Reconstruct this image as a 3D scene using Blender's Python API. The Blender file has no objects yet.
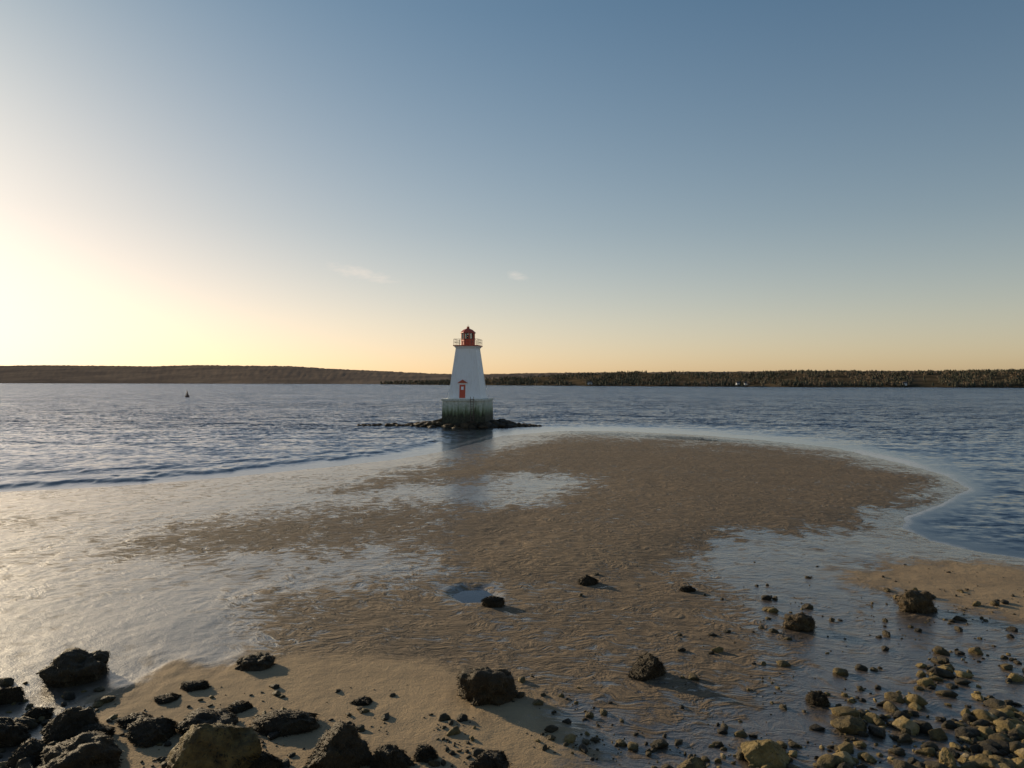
import bpy, bmesh, math, random
import numpy as np
from mathutils import Vector, noise as mnoise
random.seed(7); rng=np.random.default_rng(11)
scene=bpy.context.scene
H=6.0; F=740.0; HY=382.0       # eye height, focal (px), horizon row of the survey photo
SUN_AZ=math.radians(-48); SUN_EL=math.radians(13)

def G(px,py,z=0.05):
    Y=(H-z)*F/(py-HY); return ((px-512)/F*Y, Y)

# ------------------------------------------------------------------ numpy noise
_lat=rng.random((256,256))
def vnoise(x,y):
    xi=np.floor(x).astype(int); yi=np.floor(y).astype(int)
    fx=x-xi; fy=y-yi; fx=fx*fx*(3-2*fx); fy=fy*fy*(3-2*fy)
    a=_lat[xi&255,yi&255]; b=_lat[(xi+1)&255,yi&255]; c=_lat[xi&255,(yi+1)&255]; d=_lat[(xi+1)&255,(yi+1)&255]
    return (a*(1-fx)+b*fx)*(1-fy)+(c*(1-fx)+d*fx)*fy
def fbm(x,y,o=4):
    s=0;a=1;t=0
    for i in range(o):
        s=s+a*vnoise(x*2**i+17.3*i,y*2**i+5.1*i); t+=a; a*=.5
    return s/t
def sstep(a,b,x):
    t=np.clip((x-a)/(b-a),0,1); return t*t*(3-2*t)
YS=2.5
def seg_dist(px,py,pts,closed):
    pts=[(a,b*YS) for a,b in pts]; q=py*YS
    d=np.full(px.shape,1e9); inside=np.zeros(px.shape,bool)
    n=len(pts)
    for i in range(n if closed else n-1):
        ax,ay=pts[i]; bx,by=pts[(i+1)%n]
        ex,ey=bx-ax,by-ay
        t=np.clip(((px-ax)*ex+(q-ay)*ey)/(ex*ex+ey*ey+1e-9),0,1)
        d=np.minimum(d,np.hypot(px-ax-t*ex,q-ay-t*ey))
        if closed:
            c=((ay>q)!=(by>q))
            with np.errstate(divide='ignore',invalid='ignore'):
                xx=(bx-ax)*(q-ay)/(by-ay+1e-12)+ax
            inside^=(c&(px<xx))
    return np.where(inside,d,-d) if closed else d

A_=[(500,436),(560,431),(620,431),(700,435),(770,441),(830,447),(862,454),(905,464),(950,477),(968,489),(945,502),(912,516),(902,528),(925,541),(975,552),(1100,572),(1800,700),(1800,2500),(-1200,2500),(-1200,560),(-300,512),(0,492),(120,486),(230,477),(330,467),(400,459),(450,450),(480,442)]
B_=[(560,436),(650,437),(760,445),(850,456),(918,473),(935,488),(895,506),(830,527),(740,550),(660,566),(600,576),(520,572),(470,556),(480,530),(540,508),(598,484),(540,474),(470,482),(420,488),(320,494),(400,475),(480,457)]
C_=[(115,548),(200,529),(300,518),(400,512),(520,512),(560,530),(540,560),(440,552),(380,546),(300,552),(220,557)]
D_=[(260,608),(350,592),(440,572),(520,545),(640,555),(700,590),(770,650),(760,700),(660,730),(560,710),(400,672),(280,655)]
E_=[(70,705),(150,672),(280,657),(420,664),(540,690),(600,745),(760,2400),(-900,2400),(-200,1100),(40,790)]
F_=[(840,576),(930,568),(1100,574),(1400,600),(1400,660),(1100,632),(1010,622),(920,602),(850,590)]
P_=[(455,597),(466,592),(482,592),(490,597),(482,602),(464,602)]

def survey(X,Y):
    Yc=np.maximum(Y,2.2)
    px=512+F*X/Yc; py=HY+H*F/Yc
    return px,py
def fields(X,Y):
    px,py=survey(X,Y)
    n1=fbm(X*.35+40,Y*.22+9,5)-.5; n2=fbm(X*1.3,Y*.8,4)-.5; n3=fbm(X*.12+3,Y*.08,4)-.5
    n4=fbm(X*4+3,Y*3,3)-.5
    sx=px+60*n1+16*n2; sy=py+(20*n3+5*n2)*np.clip((py-430)/60,.05,1.6)
    wx=sx+30*n2+20*n4; wy=sy+(8*n2+6*n4)*np.clip((py-430)/60,.05,1.6)
    a=seg_dist(px+10*n1*np.clip((py-430)/60,.2,2)+6*n2,py,A_,True)
    b=seg_dist(wx,wy,B_,True); c=seg_dist(wx,wy,C_,True); d=seg_dist(wx,wy,D_,True)
    bs_=seg_dist(sx,sy,B_,True)
    e=seg_dist(px+80*n1+40*n2,py+22*n2+7*n4,E_,True); f=seg_dist(wx,wy+20*n1,F_,True); p=seg_dist(px+5*n2,py,P_,True)
    mB=sstep(-24,34,b); mC=sstep(-40,40,c); mD=sstep(-60,50,d); mE=sstep(-30,45,e); mF=sstep(-34,26,f); mP=sstep(-16,6,p)
    hB=sstep(-30,75,bs_)
    h=np.where(a>0,.075*(1-np.exp(-a/22)),-.7*(1-np.exp(a/60)))
    h=np.where(a<=0,h-2.6*sstep(90,260,Y),h)
    shore=sstep(0,25,a)
    h=h+shore*(.15*hB+.03*mD+.08*mE+.025*mF)
    h=h+shore*(.05*n1*(1-.5*hB)+.025*n2+.015*n4)
    h=h-mP*.17
    wet=1-np.clip(.95*mB+.72*mC+.72*mD+.84*mE+.8*mF,0,.97)
    wet=np.clip(wet+(.55*n1*(1-mB*.55)+.25*n2+.15*n4)*(1+.9*mE),0,1)
    wet=np.maximum(wet,1-sstep(2,22,a))
    wet=np.maximum(wet,sstep(-40,0,p)*.9)
    tan=np.clip(1.0*mE+.8*mF+.22*mD+.22*mB,0,1)
    rip=np.clip(mB*1.0+mC*.95+mD*1.0+.62,0,1)*(1-.85*mE)*(1-.7*mF)
    rip=rip*(1-.72*sstep(560,640,py)*sstep(300,170,px))
    return h,wet,tan,rip,a,px,py,n1,n2
def gh(x,y):
    return float(fields(np.array([float(x)]),np.array([float(y)]))[0][0])

# ------------------------------------------------------------------ node helpers
def mat(name):
    m=bpy.data.materials.new(name); m.use_nodes=True; nt=m.node_tree; nt.nodes.clear()
    out=nt.nodes.new('ShaderNodeOutputMaterial'); return m,nt,out
def N(nt,t,ins=None,**kw):
    n=nt.nodes.new(t)
    for k,v in kw.items(): setattr(n,k,v)
    if ins:
        for k,v in ins.items():
            s=n.inputs[k]
            if isinstance(v,bpy.types.NodeSocket): nt.links.new(v,s)
            else: s.default_value=v
    return n
def math_(nt,op,a,b=0.0,c=None,clamp=False):
    n=nt.nodes.new('ShaderNodeMath'); n.operation=op; n.use_clamp=clamp
    for i,v in enumerate([a,b,c]):
        if v is None: continue
        if isinstance(v,bpy.types.NodeSocket): nt.links.new(v,n.inputs[i])
        else: n.inputs[i].default_value=v
    return n.outputs[0]
def vm(nt,op,a,b):
    return N(nt,'ShaderNodeVectorMath',{0:a,1:b},operation=op).outputs[0]
def mixc(nt,f,a,b,bt='MIX'):
    n=nt.nodes.new('ShaderNodeMix'); n.data_type='RGBA'; n.blend_type=bt
    for i,v in ((0,f),(6,a),(7,b)):
        if isinstance(v,bpy.types.NodeSocket): nt.links.new(v,n.inputs[i])
        else: n.inputs[i].default_value=v if i==0 else (tuple(v)+(1,))[:4]
    return n.outputs[2]
def ramp(nt,f,stops):
    n=nt.nodes.new('ShaderNodeValToRGB'); nt.links.new(f,n.inputs[0]); cr=n.color_ramp
    while len(cr.elements)<len(stops): cr.elements.new(.5)
    for e,(p,c) in zip(cr.elements,stops):
        e.position=p; e.color=(c,c,c,1) if not isinstance(c,tuple) else c+(1,)
    return n.outputs[0]
def noise(nt,vec,scale,detail=4,rough=.55,sc=None,out='Fac'):
    if sc is not None:
        vec=N(nt,'ShaderNodeMapping',{'Vector':vec,'Scale':sc}).outputs[0]
    return N(nt,'ShaderNodeTexNoise',{'Vector':vec,'Scale':scale,'Detail':detail,'Roughness':rough}).outputs[out]
def simple(name,col,rough=.7,var=.25,scale=3,bump=.0,metal=0,coord='Object'):
    m,nt,out=mat(name)
    tc=N(nt,'ShaderNodeTexCoord').outputs[coord]
    f=noise(nt,tc,scale,5)
    c=mixc(nt,f,[x*(1-var) for x in col],[min(1,x*(1+var)) for x in col])
    p=N(nt,'ShaderNodeBsdfPrincipled',{'Base Color':c,'Roughness':rough,'Metallic':metal})
    if bump>0:
        b=N(nt,'ShaderNodeBump',{'Height':noise(nt,tc,scale*5,5),'Strength':bump,'Distance':.05})
        nt.links.new(b.outputs[0],p.inputs['Normal'])
    nt.links.new(p.outputs[0],out.inputs[0]); return m

# ------------------------------------------------------------------ grid sheets
def sheet(name,rows,cols,zfun,attrs,material):
    w,s=np.meshgrid(rows,cols,indexing='ij')
    Y=(w-3.0).ravel(); X=(s*w).ravel()
    z,at=zfun(X,Y)
    nr,nc=len(rows),len(cols)
    me=bpy.data.meshes.new(name)
    me.vertices.add(nr*nc); co=np.stack([X,Y,z],1).astype(np.float32); me.vertices.foreach_set('co',co.ravel())
    i=np.arange(nr-1)[:,None]*nc+np.arange(nc-1)[None,:]
    q=np.stack([i,i+1,i+nc+1,i+nc],-1).reshape(-1)
    nf=(nr-1)*(nc-1)
    me.loops.add(nf*4); me.loops.foreach_set('vertex_index',q.astype(np.int32))
    me.polygons.add(nf); me.polygons.foreach_set('loop_start',(np.arange(nf)*4).astype(np.int32))
    me.polygons.foreach_set('use_smooth',np.ones(nf,bool))
    me.update(calc_edges=True)
    for k in attrs:
        a=me.attributes.new(k,'FLOAT','POINT'); a.data.foreach_set('value',at[k].astype(np.float32))
    me.materials.append(material)
    o=bpy.data.objects.new(name,me); scene.collection.objects.link(o); return o
rows=np.concatenate([np.geomspace(3.2,12,60)[:-1],np.geomspace(12,145,640)[:-1],np.geomspace(145,14000,90)])
cols=np.concatenate([np.linspace(-2.4,-.72,60)[:-1],np.linspace(-.72,.72,760),np.linspace(.72,2.4,60)[1:]])

# ---- ground material
gm,nt,out=mat('tidal_sand')
pos=N(nt,'ShaderNodeTexCoord').outputs['Object']
def A(k): return N(nt,'ShaderNodeAttribute',attribute_name=k).outputs['Fac']
wet=A('wet'); tan=A('tan'); rip=A('rip'); dep=A('depth')
wn=noise(nt,pos,.6,2,out='Color')
wv=vm(nt,'MULTIPLY',wn,(1.6,1.6,0)); pv=vm(nt,'ADD',pos,wv)
pr=N(nt,'ShaderNodeMapping',{'Vector':pv,'Rotation':(0,0,math.radians(18)),'Scale':(.6,1,1)}).outputs[0]
wav=N(nt,'ShaderNodeTexWave',{'Vector':pr,'Scale':1.6,'Distortion':9.0,'Detail':2.0,'Detail Scale':3.0},wave_type='BANDS',bands_direction='Y').outputs['Fac']
sn=noise(nt,pr,4.6,3,.6,(.9,1.1,1))
ripple=math_(nt,'ADD',math_(nt,'MULTIPLY',wav,.14),math_(nt,'MULTIPLY',sn,1.35))
fine=noise(nt,pos,28,4,.65)
mid=noise(nt,pos,1.6,6,.65)
big=noise(nt,pos,.18,5,.6)
height=math_(nt,'ADD',math_(nt,'MULTIPLY',ripple,rip),math_(nt,'ADD',math_(nt,'MULTIPLY',fine,.2),math_(nt,'MULTIPLY',mid,.6)))
bmp=N(nt,'ShaderNodeBump',{'Height':height,'Strength':1.0,'Distance':.08})
dry=mixc(nt,tan,(.200,.143,.092),(.50,.355,.20))
dry=mixc(nt,math_(nt,'MULTIPLY',mid,.6),dry,mixc(nt,.5,dry,(.08,.062,.045)))
# darker troughs: moist sand, plus ripple shade painted in where distant bump fades
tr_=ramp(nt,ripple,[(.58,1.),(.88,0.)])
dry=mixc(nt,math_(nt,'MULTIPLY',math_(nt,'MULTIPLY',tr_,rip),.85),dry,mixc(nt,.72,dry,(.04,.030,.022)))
patch_=ramp(nt,noise(nt,pos,.42,5,.65,(.5,1,1)),[(.42,0.),(.62,1.)])
dry=mixc(nt,math_(nt,'MULTIPLY',patch_,.4),dry,mixc(nt,.6,dry,(.055,.042,.030)))
wetc=mixc(nt,.5,dry,(.05,.041,.034))
film=math_(nt,'ADD',wet,math_(nt,'MULTIPLY',math_(nt,'SUBTRACT',.73,ripple),math_(nt,'MULTIPLY',rip,2.1)))
film=math_(nt,'ADD',film,math_(nt,'MULTIPLY',math_(nt,'SUBTRACT',mid,.5),1.3))
film=math_(nt,'ADD',film,math_(nt,'MULTIPLY',math_(nt,'SUBTRACT',big,.5),.9))
film=math_(nt,'ADD',film,math_(nt,'MULTIPLY',math_(nt,'SUBTRACT',fine,.5),.5))
film=ramp(nt,film,[(.44,0.0),(.88,1.0)])
grain=noise(nt,pos,110,2)
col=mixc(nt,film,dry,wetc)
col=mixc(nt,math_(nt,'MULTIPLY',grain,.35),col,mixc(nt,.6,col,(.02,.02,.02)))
col=mixc(nt,math_(nt,'MULTIPLY',big,.4),col,mixc(nt,.5,col,(.08,.065,.05)))
col=mixc(nt,dep,col,(.018,.042,.066))
rough=math_(nt,'SUBTRACT',.9,math_(nt,'MULTIPLY',film,.4))
bs=math_(nt,'SUBTRACT',1.0,math_(nt,'MULTIPLY',film,.4))
bmp2=N(nt,'ShaderNodeBump',{'Height':height,'Strength':math_(nt,'MULTIPLY',bs,.9),'Distance':.035})
p=N(nt,'ShaderNodeBsdfPrincipled',{'Base Color':col,'Roughness':rough,'Specular IOR Level':.25,'Normal':bmp.outputs[0],
   'Coat Weight':film,'Coat Roughness':.2,'Coat IOR':1.6,'Coat Normal':bmp2.outputs[0]})
nt.links.new(p.outputs[0],out.inputs[0])
def zg(X,Y):
    h,w,t,r,a,px,py,n1,n2=fields(X,Y)
    return h,{'wet':w,'tan':t,'rip':r,'depth':sstep(-.02,-.6,h)*(1-sstep(-30,30,a))}
sheet('sand_beach_ground',rows,cols,zg,['wet','tan','rip','depth'],gm)

# ---- water
wm,nt,out=mat('sea_water')
pos=N(nt,'ShaderNodeTexCoord').outputs['Object']
chop=A('chop'); foam=A('foam')
ca=noise(nt,pos,2.1,3,.6,(.7,1.1,1),out='Color'); cb=noise(nt,pos,.40,4,.7,(.45,1.1,1),out='Color')
patch=noise(nt,pos,.022,5,.65,(.4,1.6,1))
va=vm(nt,'MULTIPLY',vm(nt,'SUBTRACT',ca,(.5,.5,.5)),(1.5,1.8,0)); vb=vm(nt,'MULTIPLY',vm(nt,'SUBTRACT',cb,(.5,.5,.5)),(.8,1.2,0))
amp=math_(nt,'MULTIPLY',chop,math_(nt,'ADD',.2,math_(nt,'MULTIPLY',patch,1.75)))
vs=vm(nt,'ADD',va,vb)
sc=N(nt,'ShaderNodeVectorMath',{0:vs,'Scale':amp},operation='SCALE').outputs[0]
# wave fronts run up towards the beach: facets lean shoreward
sc=vm(nt,'ADD',sc,N(nt,'ShaderNodeVectorMath',{0:(0,-.14,0),'Scale':amp},operation='SCALE').outputs[0])
geo=N(nt,'ShaderNodeNewGeometry').outputs['Normal']
nrm=N(nt,'ShaderNodeVectorMath',{0:vm(nt,'ADD',geo,sc)},operation='NORMALIZE').outputs[0]
fr=N(nt,'ShaderNodeFresnel',{'IOR':1.34,'Normal':nrm}).outputs[0]
gl=N(nt,'ShaderNodeBsdfGlossy',{'Color':(.80,.87,.99,1),'Roughness':.15,'Normal':nrm})
tr=N(nt,'ShaderNodeBsdfTransparent',{'Color':(.82,.90,.92,1)})
mx=N(nt,'ShaderNodeMixShader',{0:fr,1:tr.outputs[0],2:gl.outputs[0]})
fd=N(nt,'ShaderNodeBsdfDiffuse',{'Color':(.6,.62,.63,1)})
fn=noise(nt,pos,3.5,5,.7)
ff=ramp(nt,math_(nt,'MULTIPLY',foam,math_(nt,'ADD',fn,.25)),[(.22,0.0),(.75,.6)])
mx2=N(nt,'ShaderNodeMixShader',{0:ff,1:mx.outputs[0],2:fd.outputs[0]})
nt.links.new(mx2.outputs[0],out.inputs[0])
L1=[(-400,520),(0,486),(100,480),(200,471),(300,461),(380,451),(430,441)]
L2=[(-400,492),(0,474),(120,469),(220,462),(300,455),(350,449)]
L3=[(1060,455),(1000,452),(930,449),(880,447)]
R_=[(858,453),(905,464),(950,477),(968,489),(945,502),(912,516),(902,528),(925,541),(975,552),(1100,572)]
def zw(X,Y):
    h,w,t,r,a,px,py,n1,n2=fields(X,Y)
    wx=px+14*n1; wy=py+5*n2+4*n1
    d1=seg_dist(wx,wy,L1,False); d2=seg_dist(wx,wy,L2,False); d3=seg_dist(wx,wy,L3,False); dr=seg_dist(px+12*n2,py+3*n1,R_,False)
    g=lambda d,s:np.exp(-(d/s)**2)
    z=.16*g(d1,5)+.11*g(d2,5)+.05*g(d3,5)
    swell=np.sin((Y*1.0+X*.35+9*n1)*1.1)*.02*sstep(-.1,-.5,h)*sstep(200,90,Y)
    z=z+swell
    z=z*(h<-.02)*(a<0)
    chop=np.clip(sstep(-.03,-.45,h),.02,1)*(1-sstep(-12,0,a)*.95)
    chop=chop*(.25+.75*sstep(45,120,Y))
    edge=g(a+6,7)*.5*(a<8)
    foam=np.clip(.75*g(d1-3,3)*(fbm(X*.25,Y*.25,3)+.2)+.5*g(d2,3)*(fbm(X*.25,Y*.25,3)+.2)+edge*sstep(40,60,Y)*.8+.72*g(dr,8)*(.5+fbm(X*.6,Y*.5,3)),0,1)
    return z,{'chop':chop,'foam':foam}
sheet('sea_water',rows,cols,zw,['chop','foam'],wm)

# ------------------------------------------------------------------ generic mesh merge
def ico(sub):
    bm=bmesh.new(); bmesh.ops.create_icosphere(bm,subdivisions=sub,radius=1)
    v=np.array([x.co[:] for x in bm.verts]); f=np.array([[q.index for q in x.verts] for x in bm.faces]); bm.free(); return v,f
def merge(name,parts,material,tints=None,smooth=True,parent=None):
    V=[];Fc=[];o=0;T=[]
    for i,(v,f) in enumerate(parts):
        V.append(v);Fc.append(f+o);o+=len(v)
        if tints is not None: T.append(np.full(len(v),tints[i]))
    V=np.concatenate(V);Fc=np.concatenate(Fc); k=Fc.shape[1]
    me=bpy.data.meshes.new(name); me.vertices.add(len(V)); me.vertices.foreach_set('co',V.astype(np.float32).ravel())
    me.loops.add(len(Fc)*k); me.loops.foreach_set('vertex_index',Fc.astype(np.int32).ravel())
    me.polygons.add(len(Fc)); me.polygons.foreach_set('loop_start',(np.arange(len(Fc))*k).astype(np.int32))
    me.polygons.foreach_set('use_smooth',np.full(len(Fc),smooth))
    me.update(calc_edges=True)
    if tints is not None:
        a=me.attributes.new('tint','FLOAT','POINT'); a.data.foreach_set('value',np.concatenate(T).astype(np.float32))
    me.materials.append(material); ob=bpy.data.objects.new(name,me); scene.collection.objects.link(ob)
    if parent: ob.parent=parent
    return ob
def rockshape(v,seed,rough=.3,fine=.0,cut=True):
    out=np.empty_like(v); r=random.Random(seed); off=Vector((r.uniform(-50,50),r.uniform(-50,50),r.uniform(-50,50)))
    planes=[(Vector((r.uniform(-1,1),r.uniform(-1,1),r.uniform(-.3,1))).normalized(),r.uniform(.55,.85)) for _ in range(11 if cut else 0)]
    for i,c in enumerate(v):
        p=Vector(c); d=1+rough*mnoise.noise(p*1.3+off)+rough*.5*mnoise.noise(p*3+off)
        q=p*d
        for n,k in planes:
            s=q.dot(n)-k
            if s>0: q=q-n*s*.92
        if fine>0:
            q=q+p*fine*(mnoise.noise(p*5+off)+.6*mnoise.noise(p*11+off)+.4*mnoise.noise(p*24+off))
        out[i]=q
    return out

# rock materials
def rockmat(name,stops,rough=.55):
    m,nt,out=mat(name)
    tc=N(nt,'ShaderNodeTexCoord').outputs['Object']
    tt=N(nt,'ShaderNodeAttribute',attribute_name='tint').outputs['Fac']
    n=noise(nt,tc,5,6,.65)
    t=math_(nt,'ADD',tt,math_(nt,'MULTIPLY',math_(nt,'SUBTRACT',n,.5),1.1),clamp=True)
    c=ramp(nt,t,stops)
    n2=noise(nt,tc,28,4,.7)
    c=mixc(nt,math_(nt,'MULTIPLY',n2,.6),c,(.018,.014,.008))
    bb=N(nt,'ShaderNodeBump',{'Height':math_(nt,'ADD',n2,n),'Strength':1.0,'Distance':.05})
    p=N(nt,'ShaderNodeBsdfPrincipled',{'Base Color':c,'Roughness':rough,'Specular IOR Level':.3,'Normal':bb.outputs[0]})
    nt.links.new(p.outputs[0],out.inputs[0]); return m
stone_m=rockmat('beach_stone',[(0,(.028,.022,.014)),(.28,(.085,.062,.026)),(.5,(.21,.148,.050)),(.75,(.37,.265,.095)),(1,(.50,.40,.26))],.65)
weed_m=rockmat('weedy_rock',[(0,(.020,.014,.008)),(.4,(.068,.044,.020)),(.75,(.17,.112,.045)),(1,(.30,.21,.11))],.65)

v4,f4=ico(5); v2,f2=ico(2); v3,f3=ico(3)
def boulder(px,py,w,h,tint=.35,weed=True,name='boulder'):
    x,y=G(px,py,.1); sx=w*y/F/2; sz=h*y/F*.62
    seed=int(px*7+py*13)
    s=rockshape(v4,seed,.38,.07 if weed else .055,cut=not weed or seed%2==0)
    r=random.Random(seed); a=r.uniform(0,6.28)
    ca,sa=math.cos(a),math.sin(a)
    s=np.stack([s[:,0]*ca-s[:,1]*sa,s[:,0]*sa+s[:,1]*ca,s[:,2]],1)
    s=s*np.array([sx*1.08,sx*r.uniform(.75,1.0),sz])
    s[:,2]+=sz*.42
    parts=[(s,f4)]; tints=[tint]
    for k in range(1500 if weed else (1100 if w>60 else 120)):
        i=r.randrange(len(s)); c=s[i]
        if c[2]<.0: continue
        if not weed and c[0]<sx*.15 and r.random()<.8: continue
        nrm=c-np.array([0,0,sz*.3]); nrm=nrm/np.linalg.norm(nrm)
        d=np.array([nrm[0]+r.uniform(-.8,.8),nrm[1]+r.uniform(-.8,.8),-r.uniform(.1,1.1)]); d/=np.linalg.norm(d)
        L=r.uniform(.02,.07)*(.5+sx); wd=r.uniform(.003,.008)*(.6+sx)
        side=np.cross(d,nrm); side/=np.linalg.norm(side)+1e-6
        c0=c+nrm*.003
        q=np.array([c0-side*wd,c0+side*wd,c0+d*L*.6+side*wd*1.3+nrm*.016,c0+d*L-side*wd*.2+nrm*.008])
        parts.append((q,np.array([[0,1,2],[0,2,3]]))); tints.append(tint*r.uniform(.5,2.1) if weed else r.uniform(.0,.3))
    o=merge(name,parts,weed_m if weed else stone_m,tints)
    o.location=(x,y,gh(x,y)-.02)
    return o
B=[(77,676,52,30,.35,1),(8,700,26,22,.3,1),(68,738,46,36,.25,1),(255,668,32,14,.3,1),(487,700,52,34,.35,1),(648,676,36,26,.3,1),
 (492,606,20,13,.3,1),(588,584,20,11,.25,1),(688,591,12,6,.2,1),(800,627,25,17,.5,1),(916,609,30,22,.5,1),(214,775,92,66,.42,0),
 (338,766,58,44,.3,1),(390,772,42,28,.25,1),(283,731,56,24,.28,1),(150,740,46,22,.3,1),(206,733,46,20,.25,1),(78,775,74,38,.3,1),
 (92,744,38,22,.2,1),(425,762,18,14,.2,1),(490,776,42,26,.25,1),(762,758,50,26,.66,0),(854,730,34,15,.4,0),(820,702,20,16,.4,1),
 (690,777,34,24,.45,0),(947,764,18,20,.75,0),(264,772,30,20,.25,1),(30,760,40,26,.3,1),(5,740,34,26,.25,1),(36,716,26,14,.3,1),(195,690,24,8,.2,1),(135,726,30,10,.25,1),
 (362,706,24,6,.2,1),(168,702,22,7,.25,1),(240,712,26,8,.25,1)]
for q in B: boulder(q[0],q[1],q[2],q[3],q[4],bool(q[5]))

# scattered stones: one object
tmpl=[rockshape(v3,100+i,.45,.05) for i in range(14)]
parts=[];tints=[]
def stone(px,py,wpx,t):
    x,y=G(px,py,.08); s=wpx*y/F/2
    k=rng.integers(len(tmpl)); a=rng.uniform(0,6.28); v=tmpl[k]*np.array([1.1,rng.uniform(.6,1),rng.uniform(.4,.75)])*s
    ca,sa=math.cos(a),math.sin(a); v=np.stack([v[:,0]*ca-v[:,1]*sa,v[:,0]*sa+v[:,1]*ca,v[:,2]],1)
    parts.append((v,np.array(f3),x,y,s)); tints.append(t)
def field(n,x0,x1,y0,y1,smin,smax,dens,tlo,thi):
    k=0;tries=0
    while k<n and tries<n*60:
        tries+=1
        px=rng.uniform(x0,x1);py=rng.uniform(y0,y1)
        if rng.random()>dens(px,py): continue
        s=smin+(smax-smin)*rng.random()**3.5
        stone(px,py,s*(.5+.5*(py-HY)/330),tlo+(thi-tlo)*rng.random()**1.4); k+=1
cl=lambda px,py:float(fbm(np.array([px/45.]),np.array([py/22.]),3)[0])
R1=lambda px,py:np.clip((px-810)/150,0,1)*np.clip((py-640)/60,0,1)*np.clip((cl(px,py)-.3)*3,.1,1)
field(1600,800,1180,640,800,3.5,28,R1,.03,.85)
R2=lambda px,py:np.clip((cl(px,py)-.45)*5,0.02,1)*np.clip((px-520)/350,.05,1)
field(520,540,1060,590,790,2,15,R2,.03,.6)
R3=lambda px,py:np.clip((130-px)/130,0,1)*np.clip((py-675)/40,0,1)
field(260,-120,130,670,800,5,28,R3,.02,.5)
R4=lambda px,py:np.clip((py-670)/80,0,1)*np.clip((cl(px,py)-.4)*4,0.03,1)
field(420,60,620,670,790,2,15,R4,.02,.5)
field(70,640,900,740,790,6,24,lambda a,b:1.,.15,.8)
field(90,560,1020,560,660,2,9,lambda a,b:np.clip((a-560)/300,.1,1),.05,.4)
xs=np.array([q[2] for q in parts]);ys=np.array([q[3] for q in parts]);hz=fields(xs,ys)[0]
pp=[(q[0]+np.array([q[2],q[3],hz[i]+q[4]*.18]),q[1]) for i,q in enumerate(parts)]
merge('beach_stones',pp,stone_m,tints)

# ------------------------------------------------------------------ lighthouse
LX,LY=-6.0,101.0
lh=bpy.data.objects.new('lighthouse',None); scene.collection.objects.link(lh); lh.location=(LX,LY,0)
lh.rotation_euler=(0,0,math.radians(-9)); lh.scale=(.87,.87,.975)
def frustum(name,n,r0,r1,z0,z1,material,rot=0,x=0,y=0,bevel=0,square=False):
    bm=bmesh.new()
    k=math.sqrt(2) if square else 1
    if square: n=4; rot=math.pi/4
    lo=[bm.verts.new((x+r0*k*math.cos(rot+2*math.pi*i/n),y+r0*k*math.sin(rot+2*math.pi*i/n),z0)) for i in range(n)]
    hi=[bm.verts.new((x+r1*k*math.cos(rot+2*math.pi*i/n),y+r1*k*math.sin(rot+2*math.pi*i/n),z1)) for i in range(n)]
    bm.faces.new(lo[::-1]); bm.faces.new(hi)
    for i in range(n): bm.faces.new((lo[i],lo[(i+1)%n],hi[(i+1)%n],hi[i]))
    if bevel: bmesh.ops.bevel(bm,geom=bm.edges[:],offset=bevel,segments=2,affect='EDGES')
    me=bpy.data.meshes.new(name); bm.to_mesh(me); bm.free(); me.materials.append(material)
    o=bpy.data.objects.new(name,me); scene.collection.objects.link(o); o.parent=lh; return o
def box(name,c,s,material,parent,bevel=.0,rot=(0,0,0)):
    bm=bmesh.new(); bmesh.ops.create_cube(bm,size=1); bmesh.ops.scale(bm,vec=s,verts=bm.verts)
    if bevel: bmesh.ops.bevel(bm,geom=bm.edges[:],offset=bevel,segments=2,affect='EDGES')
    me=bpy.data.meshes.new(name); bm.to_mesh(me); bm.free(); me.materials.append(material)
    o=bpy.data.objects.new(name,me); scene.collection.objects.link(o); o.parent=parent; o.location=c; o.rotation_euler=rot; return o
cm,nt,out=mat('weathered_concrete')
tc=N(nt,'ShaderNodeTexCoord').outputs['Object']
z=N(nt,'ShaderNodeSeparateXYZ',{0:tc}).outputs[2]
st=noise(nt,tc,1.6,5,.65,(2.2,2.2,.35)); n5=noise(nt,tc,4,5,.6)
lev=math_(nt,'ADD',z,math_(nt,'MULTIPLY',math_(nt,'SUBTRACT',st,.5),2.6))
lev=math_(nt,'DIVIDE',lev,4.2)
c=ramp(nt,lev,[(.0,(.018,.016,.012)),(.38,(.035,.036,.02)),(.48,(.11,.14,.07)),(.62,(.34,.38,.28)),(.8,(.55,.57,.50)),(1,(.68,.68,.63))])
c=mixc(nt,math_(nt,'MULTIPLY',ramp(nt,n5,[(.45,0.),(.7,1.)]),.5),c,(.13,.13,.08))
bb=N(nt,'ShaderNodeBump',{'Height':n5,'Strength':.6,'Distance':.08})
p=N(nt,'ShaderNodeBsdfPrincipled',{'Base Color':c,'Roughness':.85,'Normal':bb.outputs[0]}); nt.links.new(p.outputs[0],out.inputs[0])
pm,nt,out=mat('white_shingle_paint')
tc=N(nt,'ShaderNodeTexCoord').outputs['Object']
z=N(nt,'ShaderNodeSeparateXYZ',{0:tc}).outputs[2]
fr_=math_(nt,'FRACT',math_(nt,'MULTIPLY',z,5.5))
st=noise(nt,tc,1.5,5,.65,(3,3,.4))
c=mixc(nt,ramp(nt,st,[(.5,0.),(.8,.5)]),(.86,.86,.86),(.6,.57,.52))
bb=N(nt,'ShaderNodeBump',{'Height':math_(nt,'SUBTRACT',1.,fr_),'Strength':.6,'Distance':.03})
p=N(nt,'ShaderNodeBsdfPrincipled',{'Base Color':c,'Roughness':.6,'Normal':bb.outputs[0]}); nt.links.new(p.outputs[0],out.inputs[0])
red=simple('red_paint',(.55,.08,.035),.45,.2,4); trim=simple('white_trim',(.84,.84,.83),.5,.06,4)
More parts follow.
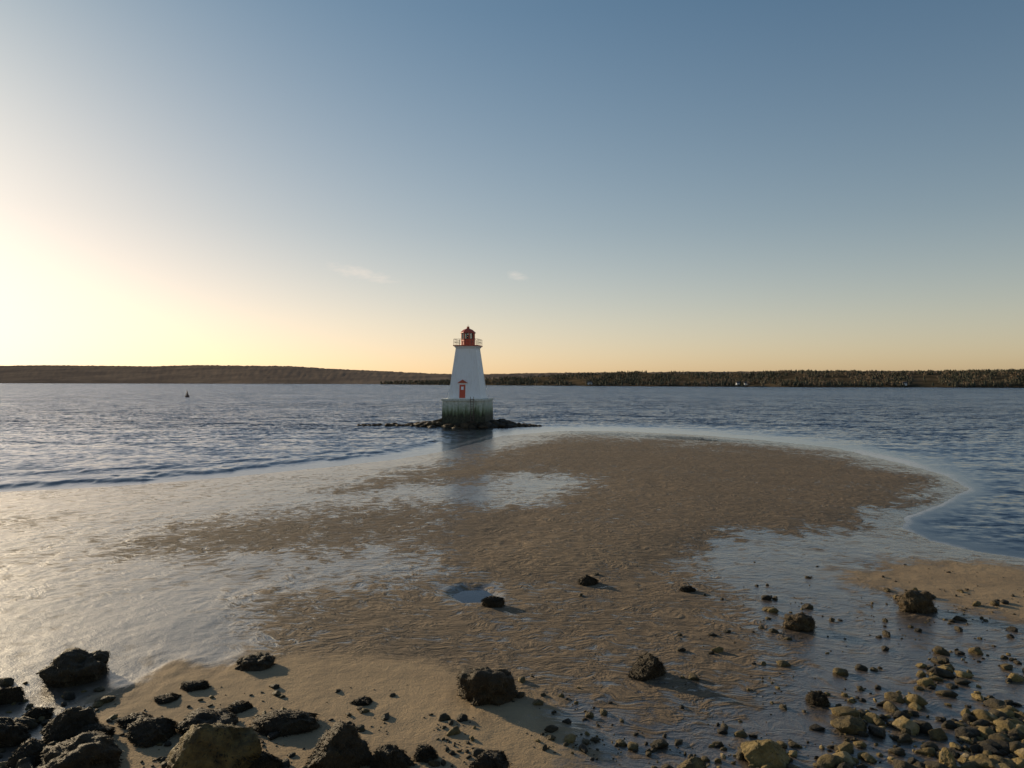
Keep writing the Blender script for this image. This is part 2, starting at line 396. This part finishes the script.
dark=simple('dark_iron',(.09,.055,.045),.5,.3,6); redtrim=simple('red_roof',(.45,.07,.03),.4,.2,5)
gm2,nt,out=mat('lantern_glass')
p=N(nt,'ShaderNodeBsdfPrincipled',{'Base Color':(.25,.3,.33,1),'Roughness':.05,'Transmission Weight':.75,'IOR':1.1}); nt.links.new(p.outputs[0],out.inputs[0])
frustum('pier_base',4,3.45,3.3,-1,3.55,cm,bevel=.06,square=True)
frustum('pier_rim',4,3.48,3.48,3.552,3.85,cm,bevel=.04,square=True)
TZ0,TZ1=3.852,11.0; TR=1.5
frustum('tower_walls',4,2.5,TR,TZ0,TZ1,pm,square=True)
frustum('tower_skirt',4,2.62,2.6,TZ0+.002,TZ0+.22,trim,square=True)
frustum('cornice',4,TR+.02,1.85,TZ1-.25,TZ1+.12,trim,square=True)
frustum('gallery_deck',4,1.95,1.95,TZ1+.122,TZ1+.26,redtrim,square=True)
for sx in(-1,1):
    for sy in(-1,1):
        o=box('corner_board',(sx*(2.5+TR)/2,sy*(2.5+TR)/2,(TZ0+TZ1)/2),(.16,.16,7.1),trim,lh)
        a=math.atan2(2.5-TR,7.15); o.rotation_euler=(sy*a,-sx*a,0)
gz=TZ1+.26; GR=1.86
for i in range(5):
    for j in range(5):
        if i in(0,4) or j in(0,4):
            box('rail_post',(-GR+i*GR/2,-GR+j*GR/2,gz+.42),(.045,.045,.84),dark,lh)
for zz in(.42,.84):
    for s in(-1,1):
        box('rail_bar',(0,s*GR,gz+zz),(2*GR,.04,.04),dark,lh); box('rail_bar',(s*GR,0,gz+zz),(.04,2*GR,.04),dark,lh)
frustum('lantern_base',8,1.12,1.12,gz,gz+.85,red,rot=math.pi/8)
frustum('lantern_sill',8,1.2,1.2,gz+.852,gz+.93,redtrim,rot=math.pi/8)
frustum('lantern_glass',8,.98,.98,gz+.932,gz+1.72,gm2,rot=math.pi/8)
frustum('lamp_lens',12,.3,.3,gz+.95,gz+1.5,simple('lens',(.35,.3,.2),.2),rot=0)
for i in range(8):
    a=math.pi/8+i*math.pi/4
    box('mullion',(1.03*math.cos(a),1.03*math.sin(a),gz+1.32),(.12,.16,.79),red,lh,rot=(0,0,a))
frustum('lantern_eave',8,1.28,1.22,gz+1.722,gz+1.85,redtrim,rot=math.pi/8)
frustum('lantern_roof_lower',8,1.2,.75,gz+1.852,gz+2.2,redtrim,rot=math.pi/8)
frustum('lantern_roof_upper',8,.75,.2,gz+2.201,gz+2.4,redtrim,rot=math.pi/8)
frustum('vent_ball',10,.24,.2,gz+2.401,gz+2.65,redtrim)
frustum('lightning_rod',6,.04,.02,gz+2.651,gz+2.95,dark)
def fy(z): return -(2.5-(z-TZ0)/7.15*(2.5-TR))
tilt=-math.atan2(2.5-TR,7.15)
dx=-.35
box('door_frame',(dx,fy(4.95)-.05,4.95),(1.25,.16,2.1),trim,lh,rot=(tilt,0,0))
box('door',(dx,fy(4.9)-.13,4.88),(.92,.08,1.85),red,lh,rot=(tilt,0,0))
box('door_panel',(dx,fy(5.25)-.175,5.3),(.4,.03,.45),trim,lh,rot=(tilt,0,0))
bm=bmesh.new()
vs=[bm.verts.new(v) for v in((-.8,0,0),(.8,0,0),(0,0,.45),(-.8,-.35,0),(.8,-.35,0),(0,-.35,.45))]
for f in((0,2,1),(3,4,5),(0,1,4,3),(1,2,5,4),(2,0,3,5)): bm.faces.new([vs[i] for i in f])
me=bpy.data.meshes.new('door_pediment'); bm.to_mesh(me); bm.free(); me.materials.append(redtrim)
o=bpy.data.objects.new('door_pediment',me); scene.collection.objects.link(o); o.parent=lh; o.location=(dx,fy(6)+.05,6.03)
box('side_window_frame',(fy(7.2)-.03,0,7.2),(.12,.8,1.15),trim,lh,rot=(0,-tilt,0)); box('side_window_pane',(fy(7.2)-.10,0,7.2),(.04,.55,.85),dark,lh,rot=(0,-tilt,0))
for s in(-.25,.25): box('ladder_rail',(1.4+s,-3.56,2.2),(.06,.06,3.9),dark,lh)
for i in range(11): box('ladder_rung',(1.4,-3.56,.5+i*.33),(.46,.04,.04),dark,lh)

# reef of rocks around pier
parts=[];tints=[]
for i in range(420):
    t=rng.random()
    if t<.6:
        a=rng.uniform(0,6.28); r=rng.uniform(3.3,6.2); x=LX+r*1.25*math.cos(a); y=LY+r*.8*math.sin(a); s=rng.uniform(.3,.85)*(1.15-.12*(r-3.3)); lift=.3*max(0,1-(r-3.3)/2.5)
    elif t<.85:
        k=rng.random()**1.4; x=LX-4-k*11.5; y=LY+rng.normal(0,1.3*(1-k)+.4)+1; s=rng.uniform(.2,.75)*(1-.6*k); lift=0
    else:
        k=rng.random()**1.3; x=LX+4+k*6; y=LY+rng.normal(0,1.2*(1-k)+.3)-.5; s=rng.uniform(.25,.8)*(1-.6*k); lift=0
    v=tmpl[rng.integers(len(tmpl))]*np.array([s*1.25,s,s*rng.uniform(.5,.8)])
    parts.append((v+np.array([x,y,rng.uniform(-.3,.3)*s+lift]),f3)); tints.append(rng.uniform(0,.5))
merge('rock_reef',parts,weed_m,tints)

# ------------------------------------------------------------------ far land
def land(name,footpts,toppts,depthf,material,rough,x0,x1,nb=700,nd=26,bumpz=6,zoff=0):
    px=np.linspace(x0,x1,nb); foot=np.interp(px,[a for a,_ in footpts],[b for _,b in footpts])
    top=np.interp(px,[a for a,_ in toppts],[b for _,b in toppts])
    ks=np.linspace(0,1,nd)
    P,K=np.meshgrid(px,ks,indexing='ij'); Ft=np.repeat(foot[:,None],nd,1); Tp=np.repeat(top[:,None],nd,1)
    Yc=Ft*(1+depthf*K); X=(P-512)/F*Yc
    hmax=H+(HY-Tp)*(Ft*(1+depthf*.55))/F+zoff
    prof=np.where(K<.6,sstep(-.08,.6,K)**.8,1-.5*sstep(.6,1,K))
    n=fbm(X/(Ft*.05),Yc/(Ft*.05),5)-.5
    Z=hmax*prof*(1+rough*n*.5)
    nn=fbm(X/8.,Yc/8.,3)-.5
    Z=Z+nn*rough*bumpz*np.clip(K*8,0,1)
    Z[:,0]=-3
    V=np.stack([X,Yc,Z],-1).reshape(-1,3)
    i=np.arange(nb-1)[:,None]*nd+np.arange(nd-1)[None,:]
    Fc=np.stack([i,i+nd,i+nd+1,i+1],-1).reshape(-1,4)
    return merge(name,[(V,Fc)],material)
def landmat(name,c1,c2,s,sc):
    m,nt,out=mat(name); tc=N(nt,'ShaderNodeTexCoord').outputs['Object']
    n=noise(nt,tc,s,6,.65,sc); n2=noise(nt,tc,s*9,3,.6)
    c=mixc(nt,ramp(nt,n,[(.40,0.),(.62,1.)]),c1,c2)
    c=mixc(nt,math_(nt,'MULTIPLY',n2,.5),c,[x*.5 for x in c1])
    p=N(nt,'ShaderNodeBsdfPrincipled',{'Base Color':c,'Roughness':.95,'Specular IOR Level':.0}); nt.links.new(p.outputs[0],out.inputs[0]); return m
hm=landmat('distant_hill_woods',(.17,.135,.11),(.26,.20,.15),.003,(1,1.5,18))  # air haze is put into the colour as a lighter, warm brown
land('background_hills',[(-1500,3700),(0,3600),(250,2500),(450,2000),(2600,2000)],
     [(-1500,368),(-300,367),(0,365.5),(60,365),(150,366),(200,364.8),(290,366),(330,368.5),(400,372),(460,374.5),(540,373),(640,372),(800,371),(2600,369)],.5,hm,.10,-1500,2600,nb=2200,bumpz=60)
fm=landmat('wooded_shore_ground',(.06,.05,.032),(.16,.115,.07),.03,(1,1,3))
fp=[(380,1800),(440,1450),(600,1080),(800,860),(1024,760),(1300,700),(2600,700)]
tp=[(380,383),(440,382),(500,379),(560,376.5),(640,373),(720,375),(800,372.5),(900,373.5),(1024,372),(2600,371)]
land('wooded_shore',fp,tp,.45,fm,.15,380,2600,nb=900,nd=22)
tm,nt,out=mat('shore_tree_foliage')
tt=N(nt,'ShaderNodeAttribute',attribute_name='tint').outputs['Fac']
c=ramp(nt,tt,[(0,(.034,.040,.024)),(.4,(.066,.060,.034)),(.7,(.14,.10,.058)),(1,(.23,.165,.105))])
p=N(nt,'ShaderNodeBsdfPrincipled',{'Base Color':c,'Roughness':.9}); nt.links.new(p.outputs[0],out.inputs[0])
def conifer():
    V=[];Fq=[]
    for k in range(4):
        r=.34*(1-k*.22); z0=.12+k*.2; z1=z0+.38; b=len(V)
        for i in range(7):
            a=i*2*math.pi/7+k; rr=r*rng.uniform(.7,1.2); V.append((rr*math.cos(a),rr*math.sin(a),z0+rng.uniform(-.04,.04)))
        V.append((0,0,min(z1,1.05)))
        for i in range(7): Fq.append((b+i,b+(i+1)%7,b+7))
    return np.array(V),np.array(Fq)
def decid():
    V=[];Fq=[]
    for c in range(45):
        d=rng.normal(size=3); d/=np.linalg.norm(d); q=np.array([0,0,.6])+d*np.array([.36,.36,.38])*rng.uniform(.5,1)
        b=len(V)
        for j in range(3): V.append(tuple(q+rng.normal(size=3)*.09))
        Fq.append((b,b+1,b+2))
    b=len(V); V+= [(-.03,0,0),(.03,0,0),(0,0,.7)]; Fq.append((b,b+1,b+2))
    return np.array(V),np.array(Fq)
TT=[conifer() for _ in range(5)]+[decid() for _ in range(5)]
parts=[];tints=[]
for i in range(17000):
    px=380+rng.random()**.85*1300; k=rng.random()**1.3*.75
    Ft=np.interp(px,[a for a,_ in fp],[b for _,b in fp]); Tp=np.interp(px,[a for a,_ in tp],[b for _,b in tp])
    g_=fbm(np.array([px/18.]),np.array([k*6.]),3)[0]
    if g_<.38: continue
    Yc=Ft*(1+.45*k); X=(px-512)/F*Yc
    hm_=H+(HY-Tp)*(Ft*(1+.45*.55))/F
    zz=hm_*(sstep(-.08,.6,k)**.8 if k<.6 else 1-.5*sstep(.6,1,k))-.8
    j=rng.integers(10); v,f=TT[j]; s=rng.uniform(3,6.5)*(Ft/900)**.5
    parts.append((v*np.array([s,s,s])+np.array([X,Yc,float(zz)]),f)); tints.append((rng.uniform(0,.5) if j<5 else rng.uniform(.3,1))*(.6+.6*(g_<.52)))
merge('distant_trees',parts,tm,tints,smooth=False)

wall_m=simple('house_siding',(.7,.7,.68),.7,.05); roof_m=simple('house_roof',(.08,.07,.07),.8,.2)
def house(px,w,hh):
    Ft=float(np.interp(px,[a for a,_ in fp],[b for _,b in fp]))*1.004; X=(px-512)/F*Ft
    e=bpy.data.objects.new('white_house',None); scene.collection.objects.link(e); e.location=(X,Ft,2.2); e.rotation_euler=(0,0,rng.uniform(-.4,.4))
    box('walls',(0,0,hh/2),(w,w*.7,hh),wall_m,e)
    bm=bmesh.new(); a=w/2+.3; b=w*.35+.3
    vs=[bm.verts.new(v) for v in((-a,-b,0),(a,-b,0),(a,b,0),(-a,b,0),(-a,0,2.0),(a,0,2.0))]
    for f in((0,1,5,4),(2,3,4,5),(0,4,3),(1,2,5),(3,2,1,0)): bm.faces.new([vs[i] for i in f])
    me=bpy.data.meshes.new('roof'); bm.to_mesh(me); bm.free(); me.materials.append(roof_m); r=bpy.data.objects.new('roof',me); scene.collection.objects.link(r); r.parent=e; r.location=(0,0,hh+.003)
    for s in(-.3,0,.3): box('window',(w*s,-w*.35-.03,hh*.5),(w*.1,.05,hh*.3),roof_m,e)
    box('chimney',(w*.2,0,hh+1.5),(.6,.6,1.8),roof_m,e)
for q in((738,5,2.4),(746,4,2.2),(590,6,2.6),(905,4,2.2)): house(*q)

# buoy
e=bpy.data.objects.new('channel_buoy',None); scene.collection.objects.link(e); e.location=(-130,296,0)
def cone(name,r0,r1,z0,z1):
    o=frustum(name,12,r0,r1,z0,z1,dark); o.parent=e; return o
cone('buoy_float',.8,.85,-.3,.6); cone('buoy_tower',.5,.2,.601,2.0); cone('buoy_topmark',.35,.05,2.001,2.5)

# ------------------------------------------------------------------ light
sd=Vector((math.sin(SUN_AZ)*math.cos(SUN_EL),math.cos(SUN_AZ)*math.cos(SUN_EL),math.sin(SUN_EL)))
sl=bpy.data.lights.new('sun','SUN'); sl.energy=5.0; sl.angle=math.radians(.55); sl.color=(1,.80,.52)
so=bpy.data.objects.new('sun',sl); scene.collection.objects.link(so); so.rotation_euler=(-sd).to_track_quat('-Z','Y').to_euler()
w=bpy.data.worlds.new('World'); scene.world=w; w.use_nodes=True; nt=w.node_tree; nt.nodes.clear()
sky=N(nt,'ShaderNodeTexSky',sky_type='NISHITA'); sky.sun_disc=False; sky.sun_elevation=SUN_EL; sky.sun_rotation=SUN_AZ%(2*math.pi)
sky.air_density=1.0; sky.dust_density=.8; sky.ozone_density=1.6; sky.altitude=0
STR=.12
tc=N(nt,'ShaderNodeTexCoord').outputs['Generated']
xyz=N(nt,'ShaderNodeSeparateXYZ',{0:tc}).outputs
# soft shoulder, like the camera's: c/(1+k c)
den=vm(nt,'ADD',vm(nt,'MULTIPLY',sky.outputs[0],(STR*.76,)*3),(1,1,1))
cc=vm(nt,'DIVIDE',sky.outputs[0],den)
grade=ramp(nt,xyz[2],[(0.0,(1.78,1.48,1.36)),(.08,(1.64,1.41,1.28)),(.2,(1.29,1.22,1.17)),(.45,(.82,.98,1.06)),(1,(.85,1.0,1.15))])
cc=vm(nt,'MULTIPLY',cc,grade)
# thin high wisps
def wisp(u0,v0,su,sv,seed,amt):
    yy=math_(nt,'MAXIMUM',xyz[1],.05)
    u=math_(nt,'DIVIDE',xyz[0],yy); v=math_(nt,'DIVIDE',xyz[2],yy)
    du=math_(nt,'SUBTRACT',u,u0); dv=math_(nt,'ADD',math_(nt,'SUBTRACT',v,v0),math_(nt,'MULTIPLY',du,.22))
    a=math_(nt,'ADD',math_(nt,'POWER',math_(nt,'ABSOLUTE',math_(nt,'DIVIDE',du,su)),2),math_(nt,'POWER',math_(nt,'ABSOLUTE',math_(nt,'DIVIDE',dv,sv)),2))
    g=math_(nt,'POWER',2.718,math_(nt,'MULTIPLY',a,-1))
    g=math_(nt,'MULTIPLY',g,math_(nt,'GREATER_THAN',xyz[1],0.06))
    n=noise(nt,vm(nt,'ADD',tc,(seed,0,0)),48,5,.75,(1,1,3.2))
    return math_(nt,'MULTIPLY',ramp(nt,math_(nt,'MULTIPLY',g,n),[(.26,0.),(.62,1.)]),amt)
wf=math_(nt,'ADD',wisp(-.205,.147,.065,.012,0,.65),wisp(.008,.143,.02,.009,3.7,.4),clamp=True)
cc=mixc(nt,wf,cc,(7.2,6.4,5.6))
bg=N(nt,'ShaderNodeBackground',{'Color':cc,'Strength':STR})
wo=nt.nodes.new('ShaderNodeOutputWorld'); nt.links.new(bg.outputs[0],wo.inputs[0])

cam=bpy.data.cameras.new('camera'); cam.sensor_width=36; cam.lens=26.0; cam.clip_end=40000; cam.clip_start=.1
co=bpy.data.objects.new('camera',cam); scene.collection.objects.link(co); co.location=(0,0,H)
co.rotation_euler=(math.radians(90-.155),0,0); scene.camera=co
scene.view_settings.view_transform='Standard'; scene.view_settings.look='None'; scene.view_settings.exposure=0
